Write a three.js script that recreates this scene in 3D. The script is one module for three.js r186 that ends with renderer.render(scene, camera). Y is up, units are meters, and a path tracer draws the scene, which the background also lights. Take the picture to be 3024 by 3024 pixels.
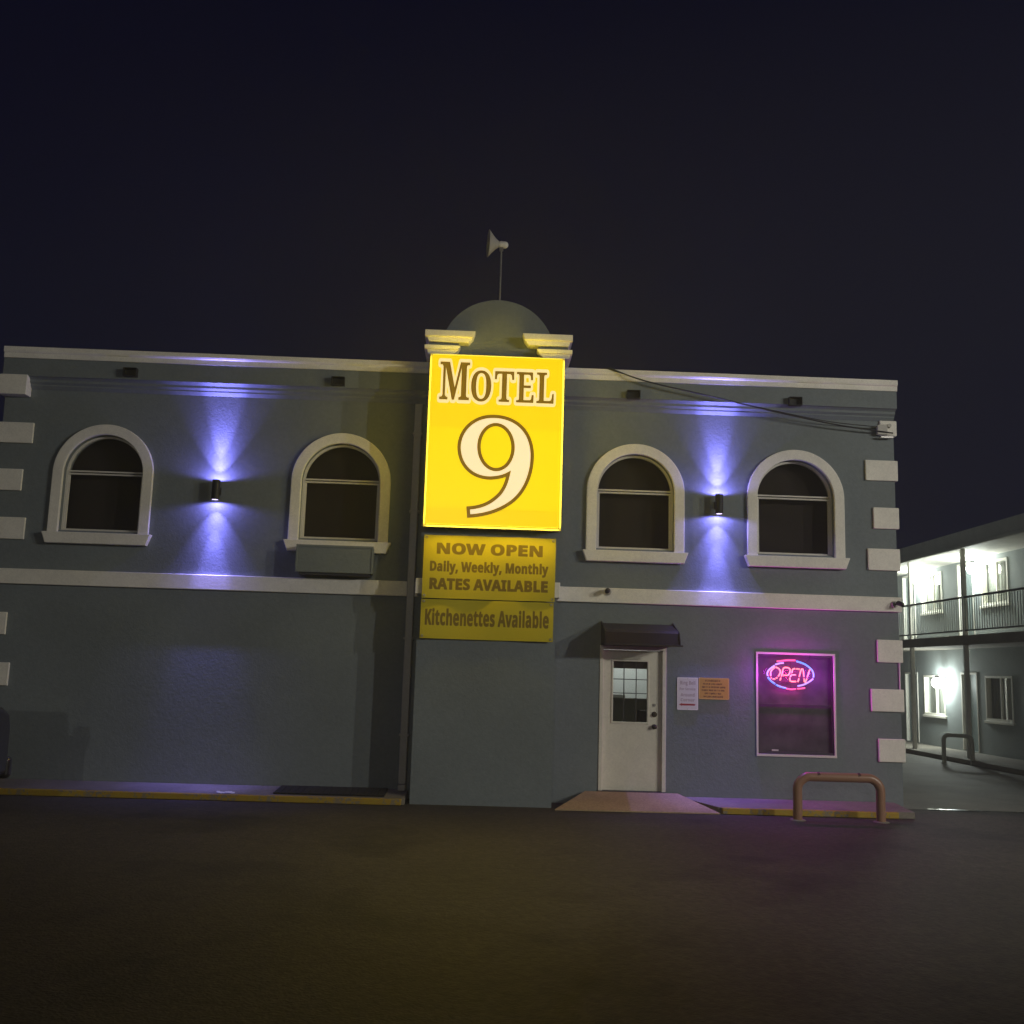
import * as THREE from 'three';
import { RoundedBoxGeometry } from 'three/addons/geometries/RoundedBoxGeometry.js';
import { ConvexGeometry } from 'three/addons/geometries/ConvexGeometry.js';
import { mergeGeometries, mergeVertices } from 'three/addons/utils/BufferGeometryUtils.js';
import { RectAreaLightUniformsLib } from 'three/addons/lights/RectAreaLightUniformsLib.js';
import { MarchingCubes } from 'three/addons/objects/MarchingCubes.js';

// ------------------------------------------------------------------ camera, sky, moon, exposure
const scene = new THREE.Scene();
const camera = new THREE.PerspectiveCamera(53.08, 1, 0.05, 400);
camera.position.set(0, 1.88, 15.443);
camera.rotation.order = 'YXZ';
camera.rotation.set(0.15406, -0.02772, 0.03057);

const renderer = new THREE.WebGLRenderer({ antialias: true });
renderer.toneMapping = THREE.LinearToneMapping;
renderer.toneMappingExposure = 1;
renderer.shadowMap.enabled = true;
RectAreaLightUniformsLib.init();

{ // night sky: a deep navy, a little paler towards the town's horizon all the way round
  const w = 64, h = 32, d = new Float32Array(w * h * 4);
  for (let j = 0; j < h; j++) for (let i = 0; i < w; i++) {
    const el = Math.abs(j / (h - 1) - 0.5) * 2, k = Math.pow(1 - el, 2), o = (j * w + i) * 4;
    d[o] = 0.0008 + 0.001 * k; d[o + 1] = 0.001 + 0.0016 * k; d[o + 2] = 0.0075 + 0.0045 * k; d[o + 3] = 1;
  }
  const sky = new THREE.DataTexture(d, w, h, THREE.RGBAFormat, THREE.FloatType);
  sky.mapping = THREE.EquirectangularReflectionMapping; sky.magFilter = THREE.LinearFilter; sky.minFilter = THREE.LinearFilter; sky.needsUpdate = true;
  scene.background = sky; scene.environment = sky;
}
const moon = new THREE.DirectionalLight(0xfff4e0, 0.012);
// damp night air round the glowing sign and the lamps
scene.fog = new THREE.FogExp2(new THREE.Color().setRGB(0.94, 0.96, 1.0), 0.0048);
moon.position.set(20, 45, 30); moon.target.position.set(0, 0, 0); moon.castShadow = true; moon.shadow.radius = 1;
Object.assign(moon.shadow.camera, { left: -30, right: 30, top: 30, bottom: -30, near: 1, far: 140 });
scene.add(moon, moon.target);


// ------------------------------------------------------------------ helpers
let seed = 20240917;
const rnd = () => { seed = (seed * 1664525 + 1013904223) >>> 0; return seed / 4294967296; };
const lin = (r, g, b) => new THREE.Color().setRGB(r, g, b);
const hash = (x, y, s) => { let n = (x * 374761393 + y * 668265263 + s * 1274126177) | 0; n = Math.imul(n ^ (n >>> 13), 1274126177); return ((n ^ (n >>> 16)) >>> 0) / 4294967296; };
function vnoise(x, y, p, s) { // tileable value noise with period p
  const xi = Math.floor(x), yi = Math.floor(y), fx = x - xi, fy = y - yi, u = fx * fx * (3 - 2 * fx), v = fy * fy * (3 - 2 * fy);
  const w = (a) => ((a % p) + p) % p, h = (i, j) => hash(w(i), w(j), s);
  return (h(xi, yi) * (1 - u) + h(xi + 1, yi) * u) * (1 - v) + (h(xi, yi + 1) * (1 - u) + h(xi + 1, yi + 1) * u) * v;
}
const fbm = (u, v, p, oct, s) => { let a = 0, k = 0.5, t = 0; for (let i = 0; i < oct; i++) { a += k * vnoise(u * p, v * p, p, s + i); t += k; k *= 0.55; p *= 2; } return a / t; };
function dataTex(n, metres, fn, colour) {
  const d = new Uint8Array(n * n * 4);
  for (let j = 0; j < n; j++) for (let i = 0; i < n; i++) {
    const c = fn(i / n, j / n), o = (j * n + i) * 4;
    for (let k = 0; k < 3; k++) d[o + k] = Math.max(0, Math.min(255, 255 * (Array.isArray(c) ? c[k] : c)));
    d[o + 3] = 255;
  }
  const t = new THREE.DataTexture(d, n, n, THREE.RGBAFormat);
  t.wrapS = t.wrapT = THREE.RepeatWrapping; t.magFilter = THREE.LinearFilter; t.minFilter = THREE.LinearMipmapLinearFilter; t.generateMipmaps = true;
  t.repeat.set(1 / metres, 1 / metres);
  if (colour) t.colorSpace = THREE.SRGBColorSpace;
  t.needsUpdate = true; return t;
}
function boxUV(g) { // texture coordinates in metres, from the face's own plane
  if (g.index) g = g.toNonIndexed();
  if (!g.attributes.normal) g.computeVertexNormals();
  const p = g.attributes.position, n = g.attributes.normal, uv = new Float32Array(p.count * 2);
  for (let i = 0; i < p.count; i += 3) {
    let ax = 0, ay = 0, az = 0;
    for (let k = 0; k < 3; k++) { ax += Math.abs(n.getX(i + k)); ay += Math.abs(n.getY(i + k)); az += Math.abs(n.getZ(i + k)); }
    for (let k = 0; k < 3; k++) {
      const x = p.getX(i + k), y = p.getY(i + k), z = p.getZ(i + k), o = (i + k) * 2;
      if (az >= ax && az >= ay) { uv[o] = x; uv[o + 1] = y; } else if (ax >= ay) { uv[o] = z + 3.3; uv[o + 1] = y; } else { uv[o] = x; uv[o + 1] = z + 1.7; }
    }
  }
  g.setAttribute('uv', new THREE.BufferAttribute(uv, 2)); return g;
}
const bx = (w, h, d, x, y, z, r = 0) => { const g = r ? new RoundedBoxGeometry(w, h, d, 2, Math.min(r, w / 2.1, h / 2.1, d / 2.1)) : new THREE.BoxGeometry(w, h, d); g.translate(x, y, z); return boxUV(g); };
const between = (x0, x1, y0, y1, z0, z1, r = 0) => bx(x1 - x0, y1 - y0, z1 - z0, (x0 + x1) / 2, (y0 + y1) / 2, (z0 + z1) / 2, r);
const cyl = (r0, r1, h, x, y, z, axis = 'y', seg = 20) => { const g = new THREE.CylinderGeometry(r0, r1, h, seg); if (axis === 'x') g.rotateZ(Math.PI / 2); if (axis === 'z') g.rotateX(Math.PI / 2); g.translate(x, y, z); return g.toNonIndexed(); };
const tube = (pts, r, seg = 40, rad = 8, tension) => new THREE.TubeGeometry(new THREE.CatmullRomCurve3(pts.map((p) => new THREE.Vector3(...p)), false, 'catmullrom', tension ?? 0.5), seg, r, rad).toNonIndexed();
const join = (...g) => mergeGeometries(g.flat().map((q) => (q.index ? q.toNonIndexed() : q)));
const used = {};
const numbered = (n) => { const k = used[n] = (used[n] ?? -1) + 1; return k ? n + '_' + String(k).padStart(3, '0') : n; };
function mesh(name, g, m, parent) {
  const o = new THREE.Mesh(g, m); o.name = name; o.castShadow = o.receiveShadow = true; parent.add(o); return o;
}
function thing(name, label, category, [x, y, z] = [0, 0, 0], group) {
  const o = new THREE.Group(); o.name = numbered(name); o.position.set(x, y, z); o.userData = { label, category };
  if (group) o.userData.group = group; scene.add(o); return o;
}
function solo(name, g, m, label, category, group) {
  const o = mesh(numbered(name), g, m, scene); o.userData = { label, category }; if (group) o.userData.group = group; return o;
}
function structure(name, g, m, label) { const o = mesh(name, g, m, scene); o.userData = { kind: 'structure', label, category: name.replace(/_/g, ' ') }; return o; }
const sub = (name, parent) => { const o = new THREE.Group(); o.name = name; parent.add(o); return o; };
function copyOf(o, label, [x, y, z]) { const c = o.clone(); c.name = numbered(o.name.replace(/_\d+$/, '')); c.userData = { ...o.userData, label }; c.position.set(x, y, z); scene.add(c); return c; }
function extrude(shape, depth, z, bevel = 0, seg = 24) {
  const g = new THREE.ExtrudeGeometry(shape, { depth: depth - 2 * bevel, curveSegments: seg, bevelEnabled: bevel > 0, bevelThickness: bevel, bevelSize: bevel, bevelOffset: -bevel, bevelSegments: 2 });
  g.translate(0, 0, z + bevel); return boxUV(g);
}
const poly = (pts) => { const s = new THREE.Shape(); pts.forEach(([x, y], i) => (i ? s.lineTo(x, y) : s.moveTo(x, y))); s.closePath(); return s; };
function canvasTex(w, h, draw) {
  const c = document.createElement('canvas'); c.width = w; c.height = h; draw(c.getContext('2d'), w, h);
  const t = new THREE.CanvasTexture(c); t.colorSpace = THREE.SRGBColorSpace; t.magFilter = THREE.LinearFilter; t.anisotropy = 4; return t;
}
function fitText(g, text, font, x0, x1, y0, y1, stroke) { // draws text so that its ink fills the box
  g.font = font; g.textBaseline = 'alphabetic'; g.textAlign = 'left';
  const m = g.measureText(text), l = m.actualBoundingBoxLeft ?? 0, r = m.actualBoundingBoxRight ?? m.width, a = m.actualBoundingBoxAscent ?? 70, d = m.actualBoundingBoxDescent ?? 0;
  const sx = (x1 - x0) / (r + l), sy = (y1 - y0) / (a + d);
  g.save(); g.translate(x0 + l * sx, y0 + a * sy); g.scale(sx, sy);
  if (stroke) { g.lineWidth = stroke / ((sx + sy) / 2); g.lineJoin = 'round'; g.strokeText(text, 0, 0); } else g.fillText(text, 0, 0);
  g.restore();
}

// ------------------------------------------------------------------ materials
const stuccoBump = dataTex(512, 1.3, (u, v) => 0.45 * fbm(u, v, 48, 4, 3) + 0.35 * fbm(u, v, 8, 3, 9) + 0.2 * fbm(u, v, 128, 2, 31));
const stuccoTone = dataTex(1024, 5.7, (u, v) => { const c = fbm(u, v, 5, 6, 17), f = fbm(u, v, 160, 2, 5); const k = 0.84 + 0.13 * c + 0.07 * f; return [k, k * 1.0, k * 0.995]; }, true);
const trimTone = dataTex(512, 2.1, (u, v) => { const c = fbm(u, v, 6, 5, 41), f = fbm(u, v, 90, 2, 8); const k = 0.86 + 0.1 * c + 0.06 * f; return [k, k * 0.995, k * 0.98]; }, true);
const asphaltTone = dataTex(1024, 13, (u, v) => {
  const c = fbm(u, v, 7, 5, 61), f = fbm(u, v, 300, 2, 71), oil = Math.max(0, fbm(u, v, 13, 4, 81) - 0.6) * 1.5, st = hash(Math.floor(u * 1024), Math.floor(v * 1024), 4) > 0.985 ? 0.1 : 0;
  const k = 0.48 + 0.36 * c + 0.4 * (f - 0.5) - oil + st; return [k * 1.02, k, k * 0.95];
}, true);
const asphaltBump = dataTex(1024, 3.1, (u, v) => 0.6 * fbm(u, v, 180, 2, 91) + 0.4 * fbm(u, v, 12, 3, 93));
const concreteTone = dataTex(1024, 4.3, (u, v) => { const c = fbm(u, v, 6, 6, 101), f = fbm(u, v, 220, 2, 105); const k = 0.62 + 0.26 * c + 0.14 * (f - 0.5); return [k, k * 0.985, k * 0.95]; }, true);
const kerbTone = dataTex(512, 1.7, (u, v) => { const c = fbm(u, v, 9, 5, 111), f = fbm(u, v, 60, 3, 117); const worn = c * 0.6 + f * 0.4 > 0.56; return worn ? [0.6, 0.55, 0.46] : [0.76, 0.58 + 0.1 * f, 0.16]; }, true);
const woodTone = dataTex(256, 1.1, (u, v) => 0.6 + 0.4 * fbm(u, v, 6, 5, 121), true);

const std = (o) => new THREE.MeshStandardMaterial(o);
const M = {
  wall: std({ color: lin(0.208, 0.242, 0.255), map: stuccoTone, bumpMap: stuccoBump, bumpScale: 0.0045, roughness: 0.86 }),
  trim: std({ color: lin(0.98, 0.96, 0.88), map: trimTone, bumpMap: stuccoBump, bumpScale: 0.002, roughness: 0.75 }),
  asphalt: std({ color: lin(0.088, 0.078, 0.066), map: asphaltTone, bumpMap: asphaltBump, bumpScale: 0.009, roughness: 0.8 }),
  concrete: std({ color: lin(0.42, 0.39, 0.35), map: concreteTone, bumpMap: asphaltBump, bumpScale: 0.003, roughness: 0.85 }),
  ramp: std({ color: lin(0.78, 0.6, 0.37), map: concreteTone, bumpMap: asphaltBump, bumpScale: 0.003, roughness: 0.8 }),
  kerb: std({ color: lin(0.72, 0.72, 0.72), map: kerbTone, bumpMap: asphaltBump, bumpScale: 0.003, roughness: 0.7 }),
  glass: new THREE.MeshPhysicalMaterial({ color: lin(0.9, 0.92, 0.9), roughness: 0.03, transmission: 1, thickness: 0, ior: 1.5 }),
  curtain: std({ color: lin(0.028, 0.02, 0.018), roughness: 0.95, side: THREE.DoubleSide }),
  frame: std({ color: lin(0.7, 0.67, 0.6), roughness: 0.55 }),
  door: std({ color: lin(0.82, 0.8, 0.7), map: trimTone, roughness: 0.5 }),
  black: std({ color: lin(0.014, 0.014, 0.015), roughness: 0.6 }),
  rubber: std({ color: lin(0.012, 0.011, 0.012), roughness: 0.9, bumpMap: asphaltBump, bumpScale: 0.004 }),
  bronze: std({ color: lin(0.05, 0.037, 0.034), roughness: 0.4, metalness: 0.35 }),
  steel: std({ color: lin(0.45, 0.44, 0.42), roughness: 0.35, metalness: 0.9 }),
  dark: std({ color: lin(0.045, 0.045, 0.048), roughness: 0.7 }),
  pvc: std({ color: lin(0.5, 0.49, 0.45), roughness: 0.45, map: trimTone }),
  white: std({ color: lin(0.72, 0.71, 0.67), roughness: 0.6 }),
  barrier: std({ color: lin(0.36, 0.2, 0.13), roughness: 0.34, map: trimTone }),
  cable: std({ color: lin(0.01, 0.01, 0.01), roughness: 0.7 }),
  room: std({ color: lin(0.72, 0.74, 0.72), roughness: 0.9 }),
};

// ------------------------------------------------------------------ ground
{
  const g = new THREE.PlaneGeometry(260, 260); g.rotateX(-Math.PI / 2);
  structure('ground', boxUV(g), M.asphalt, 'dark worn asphalt of the parking lot in front of the building');
}
// sidewalk along the front, gently rising to the wall, with a painted kerb in front
function walkStrip(name, x0, x1, label) {
  const s = poly([[0, 0.004], [0.735, 0.004], [0.735, 0.09], [0, 0.13]]);
  const g = new THREE.ExtrudeGeometry(s, { depth: x1 - x0, bevelEnabled: false });
  g.rotateY(-Math.PI / 2); g.translate(x1, 0, 0); // profile x becomes depth z
  const p = g.attributes.position; for (let i = 0; i < p.count; i++) p.setZ(i, Math.abs(p.getZ(i)) + 0.012);
  g.computeVertexNormals(); return structure(name, boxUV(g), M.concrete, label);
}
walkStrip('sidewalk', -7.6, -0.965, 'narrow concrete sidewalk at the foot of the blank ground floor wall');
{
  const v = (x, y, z) => new THREE.Vector3(x, y, z), q = [];
  for (const [x, z, y] of [[3.0, 0.012, 0.135], [3.42, 0.748, 0.09], [6.2, 0.748, 0.09], [6.2, 0.012, 0.135]]) q.push(v(x, y, z), v(x, 0.004, z));
  structure('sidewalk_right', boxUV(new ConvexGeometry(q)), M.concrete, 'narrow concrete sidewalk under the window with the neon sign').userData.category = 'sidewalk';
}
for (const [n, x0, x1, label] of [['kerb', -7.6, -1.0, 'worn yellow painted kerb below the blank wall'], ['kerb_right', 3.46, 5.95, 'worn yellow painted kerb between ramp and pipe barrier']]) {
  const o = structure(n, between(x0, x1, 0.004, 0.092, 0.75, 0.82, 0.015), M.kerb, label); o.userData.category = 'kerb';
}
{
  const v = (x, y, z) => new THREE.Vector3(x, y, z);
  const g = new ConvexGeometry([v(1.12, 0.006, 0.89), v(3.42, 0.006, 0.86), v(1.12, 0.022, 0.89), v(3.42, 0.022, 0.86), v(1.62, 0.185, 0.06), v(2.98, 0.185, 0.06), v(1.62, 0.006, 0.06), v(2.98, 0.006, 0.06)]);
  const o = structure('ramp', boxUV(g), M.ramp, 'flared tan concrete ramp up to the white door'); o.userData.category = 'ramp';
}
{ // water lying in a shallow joint of the driveway
  const wet = new THREE.MeshPhysicalMaterial({ color: lin(0.02, 0.02, 0.02), roughness: 0.06 });
  const spots = [[7.12, -0.38, 0.34, 0.05], [7.62, -0.33, 0.22, 0.04], [8.35, -0.3, 0.3, 0.045]];
  spots.forEach(([x, z, a, b], k) => {
    const s = new THREE.Shape(); const n = 18;
    for (let i = 0; i < n; i++) { const t = i / n * 6.2832, r = 0.75 + 0.35 * rnd(); const px = Math.cos(t) * a * r, py = Math.sin(t) * b * r; i ? s.lineTo(px, py) : s.moveTo(px, py); }
    const g = new THREE.ShapeGeometry(s); g.rotateX(-Math.PI / 2); g.translate(x, 0.009, z);
    const o = structure(k ? 'puddle_00' + k : 'puddle', g, wet, 'thin puddle lying across the driveway beside the building corner'); o.userData.category = 'puddle';
  });
}

// ------------------------------------------------------------------ the motel building
const XL = -7.36, XR = 6.35, TOP = 6.36;
const motel = thing('motel_building', 'two storey grey stucco motel with arched windows and cream trim', 'building', [0, 0, 0]);
const WIN = [[-5.765, 4.648], [-2.185, 4.648], [2.312, 4.648], [4.785, 4.648]], R = 0.598, GBOT = 3.77;
{
  const s = poly([[XL, 0], [XR, 0], [XR, TOP], [XL, TOP]]);
  for (const [x, y] of WIN) { const h = new THREE.Path(); h.moveTo(x - R, GBOT); h.lineTo(x - R, y); h.absarc(x, y, R, Math.PI, 0, true); h.lineTo(x + R, GBOT); h.closePath(); s.holes.push(h); }
  const rect = (x0, x1, y0, y1) => { const h = new THREE.Path(); h.moveTo(x0, y0); h.lineTo(x0, y1); h.lineTo(x1, y1); h.lineTo(x1, y0); h.closePath(); s.holes.push(h); };
  rect(1.81, 2.81, 0.186, 2.31); rect(4.185, 5.335, 0.785, 2.25);
  mesh('wall', extrude(s, 0.25, -0.25), M.wall, motel);
}
mesh('side_wall', between(XL, XL + 0.25, 0, TOP, -14, -0.252), M.wall, motel);
mesh('side_wall', between(XR - 0.25, XR, 0, TOP, -14, -0.252), M.wall, motel);
mesh('rear_wall', between(XL + 0.252, XR - 0.252, 0, TOP, -14, -13.75), M.wall, motel);
mesh('roof', between(XL + 0.252, XR - 0.252, 6.0, 6.2, -13.748, -0.252), M.concrete, motel);
mesh('floor', between(XL + 0.252, XR - 0.252, 2.98, 3.15, -13.748, -0.252), M.concrete, motel);
// upper frieze: three narrow steps and the face above, each side of the pillar
const PX0 = -0.9, PX1 = 1.09, PZ = 0.6;
for (const [x0, x1] of [[XL + 0.002, PX0 - 0.003], [PX1 + 0.003, XR - 0.002]]) {
  const prof = poly([[0.003, 5.915], [0.052, 5.965], [0.052, 5.985], [0.09, 6.015], [0.09, 6.05], [0.13, 6.08], [0.165, 6.085], [0.165, 6.356], [0.003, 6.356]]);
  const run = (p) => { const g = new THREE.ExtrudeGeometry(p, { depth: x1 - x0, bevelEnabled: false }); g.rotateY(-Math.PI / 2); g.translate(x1, 0, 0); const q = g.attributes.position; return g; };
  const g = run(prof); g.scale(1, 1, 1);
  mesh('frieze', boxUV(g), M.wall, motel);
  const c = poly([[0.003, 6.361], [0.172, 6.361], [0.175, 6.435], [0.192, 6.448], [0.2, 6.47], [0.2, 6.53], [-0.25, 6.53], [-0.25, 6.361]]);
  const x1b = x1 > 3 ? XR + 0.008 : x1, x0b = x0 < -3 ? XL - 0.004 : x0;
  const gc = new THREE.ExtrudeGeometry(c, { depth: x1b - x0b, bevelEnabled: false }); gc.rotateY(-Math.PI / 2); gc.translate(x1b, 0, 0);
  mesh('cornice', boxUV(gc), M.trim, motel);
}
for (const [x0, x1] of [[XL - 0.035, PX0 - 0.003], [PX1 + 0.003, XR + 0.035]]) mesh('band', between(x0, x1, 2.94, 3.165, 0.002, 0.062, 0.012), M.trim, motel);
// pillar with arched top
{
  mesh('pillar', between(PX0, PX1, 0, 6.5, 0.003, PZ), M.wall, motel);
  const s = new THREE.Shape(); s.absarc(0.12, 6.58, 0.862, 0, Math.PI, false); s.lineTo(-0.742, 6.505); s.lineTo(0.982, 6.505); s.closePath();
  mesh('arched_parapet', extrude(s, 0.36, 0.2, 0.012, 40), M.wall, motel);
  mesh('pillar_band', join(between(PX0 - 0.05, PX1 + 0.05, 2.945, 3.17, PZ + 0.002, PZ + 0.05, 0.01), between(PX0 - 0.05, PX0 - 0.002, 2.945, 3.17, 0.07, PZ, 0.01), between(PX1 + 0.002, PX1 + 0.05, 2.945, 3.17, 0.07, PZ, 0.01)), M.trim, motel);
  // stepped stubs of cornice on both shoulders
  for (const k of [-1, 1]) {
    const ox = k < 0 ? -0.965 : 1.235, f = (a) => ox - k * a; // a: distance from the outer edge inwards
    const step = (a0, a1, y0, y1, cut, flare, zf) => { const pts = [[f(a0 + flare), y0], [f(a1 - cut), y0], [f(a1), y1], [f(a0), y1]]; return extrude(poly(k < 0 ? pts : pts.slice().reverse()), zf + 0.02, 0.0, 0.006); };
    mesh('capital', join(step(0, 0.745, 6.765, 6.86, 0.03, 0.0, 0.76), step(0.03, 0.71, 6.692, 6.763, 0.06, 0.03, 0.72), step(0, 0.53, 6.575, 6.635, 0.03, 0.0, 0.74), step(0.03, 0.5, 6.502, 6.573, 0.07, 0.02, 0.71)), M.trim, motel);
    mesh('shoulder', between(Math.min(f(0.06), f(0.5)), Math.max(f(0.06), f(0.5)), 6.637, 6.69, 0.04, 0.68), M.wall, motel);
  }
}
// quoins, each wrapping the corner
const QL = [[5.79, 6.1, 0.42], [5.07, 5.39, 0.525], [4.34, 4.67, 0.43], [3.605, 3.935, 0.545], [2.19, 2.52, 0.42], [1.45, 1.785, 0.53], [0.72, 1.05, 0.42]];
const QR = [[5.68, 5.92, 0.265], [4.965, 5.287, 0.507], [4.215, 4.545, 0.4], [3.57, 3.905, 0.5], [2.18, 2.52, 0.39], [1.45, 1.783, 0.5], [0.716, 1.054, 0.405]];
for (const [y0, y1, w] of QL) mesh('quoin', join(between(XL - 0.035, XL - 0.035 + w, y0, y1, 0.002, y1 > 6 ? 0.185 : 0.04, 0.012), between(XL - 0.035, XL - 0.002, y0, y1, -0.5, 0.0, 0.01)), M.trim, motel);
for (const [y0, y1, w] of QR) mesh('quoin', join(between(XR + 0.04 - w, XR + 0.04, y0, y1, 0.002, 0.04, 0.012), between(XR + 0.002, XR + 0.04, y0, y1, -0.5, 0.0, 0.01)), M.trim, motel);
// arched windows
const archShape = (r, yb, y0) => { const s = new THREE.Shape(); s.moveTo(-r, yb); s.lineTo(-r, y0); s.absarc(0, y0, r, Math.PI, 0, true); s.lineTo(r, yb); s.closePath(); return s; };
const archRing = (ro, ri, yb, yi) => { const s = archShape(ro, yb, 0); const h = new THREE.Path(); h.moveTo(-ri, yi); h.lineTo(-ri, 0); h.absarc(0, 0, ri, Math.PI, 0, true); h.lineTo(ri, yi); h.closePath(); s.holes.push(h); return s; };
const bot = GBOT - 4.648;
const G = {};
{ // trim arch is open at the bottom: two legs and a half ring
  const s = new THREE.Shape(); const ro = 0.752, ri = R - 0.004;
  s.moveTo(-ro, bot - 0.035); s.lineTo(-ro, 0); s.absarc(0, 0, ro, Math.PI, 0, true); s.lineTo(ro, bot - 0.035); s.lineTo(ri, bot - 0.035); s.lineTo(ri, 0); s.absarc(0, 0, ri, 0, Math.PI, false); s.lineTo(-ri, bot - 0.035); s.closePath();
  G.trim = extrude(s, 0.06, 0.003, 0.012, 36);
  const ring = archRing(R - 0.002, R - 0.034, bot + 0.001, bot + 0.035); G.frame = extrude(ring, 0.05, -0.13, 0, 36);
  G.rail = join(between(-R + 0.036, R - 0.036, -0.012, 0.012, -0.125, -0.075, 0.004), between(-R + 0.036, R - 0.036, 0.028, 0.052, -0.125, -0.072, 0.004));
  G.sash = [between(-R + 0.036, -R + 0.06, bot + 0.036, -0.014, -0.12, -0.09), between(R - 0.06, R - 0.036, bot + 0.036, -0.014, -0.12, -0.09)];
  const gs = new THREE.ShapeGeometry(archShape(R - 0.03, bot + 0.03, 0), 36); gs.translate(0, 0, -0.105); G.glass = gs;
  G.sill = extrude(poly([[-0.742, bot - 0.205], [0.742, bot - 0.205], [0.765, bot - 0.14], [0.8, bot - 0.052], [0.8, bot - 0.038], [-0.8, bot - 0.038], [-0.8, bot - 0.052], [-0.765, bot - 0.14]]), 0.115, 0.003, 0.008);
  G.inner = between(-R + 0.003, R - 0.003, bot - 0.03, bot - 0.001, -0.22, 0.05);
}
const curtainGeo = (ph) => { // folded drape behind the pane
  const g = new THREE.PlaneGeometry(1.5, 1.75, 90, 1); const p = g.attributes.position;
  for (let i = 0; i < p.count; i++) p.setZ(i, 0.005 * Math.sin(p.getX(i) * 12 + ph + Math.sin(p.getX(i) * 7 + ph)));
  g.translate(0, -0.12, -0.31); g.computeVertexNormals(); return g;
};
WIN.forEach(([x, y], k) => {
  const w = sub('window', motel); w.position.set(x, y, 0);
  mesh('trim', G.trim, M.trim, w); mesh('sill', G.sill, M.trim, w); mesh('frame', G.frame, M.frame, w); mesh('rail', G.rail, M.frame, w); for (const g of G.sash) mesh('sash_stile', g, M.frame, w);
  mesh('glass', G.glass, M.glass, w); mesh('curtain', curtainGeo(k * 1.7), M.curtain, w);
});
// drain outlets under the cornice
for (const [x, y] of [[-5.43, 6.215], [-2.29, 6.2], [2.235, 6.165], [4.74, 6.155]]) {
  const d = sub('drain_outlet', motel); d.position.set(x, y - 0.035, 0.168);
  mesh('collar', join(between(-0.1, 0.1, 0.06, 0.068, 0, 0.1), between(-0.1, 0.1, -0.06, -0.052, 0, 0.09), between(-0.1, -0.092, -0.052, 0.06, 0, 0.095), between(0.092, 0.1, -0.052, 0.06, 0, 0.095)), M.black, d);
  mesh('throat', between(-0.0915, 0.0915, -0.0515, 0.0595, -0.02, 0.006), M.black, d);
}
// ground floor window frame, pane and shade
{
  const w = sub('window', motel); w.position.set(4.76, 1.517, 0);
  mesh('frame', join(between(-0.6, 0.6, 0.735, 0.765, 0.002, 0.022), between(-0.6, 0.6, -0.765, -0.733, 0.002, 0.03), between(-0.6, -0.572, -0.732, 0.734, 0.002, 0.022), between(0.572, 0.6, -0.732, 0.734, 0.002, 0.022)), M.frame, w);
  mesh('inner_frame', join(between(-0.573, 0.573, 0.7, 0.731, -0.055, -0.008), between(-0.573, 0.573, -0.73, -0.7, -0.055, -0.008), between(-0.573, -0.55, -0.699, 0.699, -0.055, -0.008), between(0.55, 0.573, -0.699, 0.699, -0.055, -0.008), between(-0.549, 0.549, -0.02, 0.0, -0.05, -0.02)), M.dark, w);
  mesh('glass', new THREE.PlaneGeometry(1.11, 1.41).translate(0, 0, -0.022), new THREE.MeshPhysicalMaterial({ color: lin(0.9, 0.9, 0.9), roughness: 0.03, transmission: 1, thickness: 0, ior: 1.12 }), w);
  mesh('shade', between(-0.572, 0.572, -0.73, 0.73, -0.085, -0.07), std({ color: lin(0.17, 0.155, 0.17), roughness: 0.9, map: woodTone }), w);
  mesh('tag', between(-0.36, -0.26, -0.69, -0.665, -0.028, -0.024), M.white, w);
}
// lobby seen through the door pane
{
  const l = sub('lobby', motel);
  mesh('lobby_wall', join(between(1.2, 3.9, 0.14, 2.9, -3.2, -3.1), between(1.1, 1.2, 0.14, 2.9, -3.2, -0.252), between(3.9, 4.0, 0.14, 2.9, -3.2, -0.252)), M.room, l);
  mesh('lobby_ceiling', between(1.201, 3.899, 2.75, 2.85, -3.099, -0.252), M.room, l);
  mesh('lobby_floor', between(1.201, 3.899, 0.08, 0.14, -3.099, -0.252), M.concrete, l);
  mesh('counter', join(between(1.25, 3.85, 0.141, 1.47, -1.75, -1.6), between(1.23, 3.87, 1.471, 1.5, -1.85, -1.5)), std({ color: lin(0.16, 0.155, 0.13), roughness: 0.8 }), l);
  mesh('printer', between(2.1, 2.42, 1.503, 1.56, -1.78, -1.55, 0.01), M.white, l);
  mesh('cabinet', between(2.62, 2.95, 0.141, 1.32, -1.58, -1.2), M.black, l);
  mesh('ceiling_lamp', between(2.0, 3.1, 2.71, 2.748, -2.75, -2.25), std({ color: 0xffffff, emissive: lin(1, 1, 0.95), emissiveIntensity: 2 }), l);
  const a = new THREE.RectAreaLight(lin(0.93, 1, 0.97), 5.2, 1.1, 0.5); a.position.set(2.55, 2.7, -2.5); a.rotation.x = -Math.PI / 2; l.add(a);
}
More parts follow.
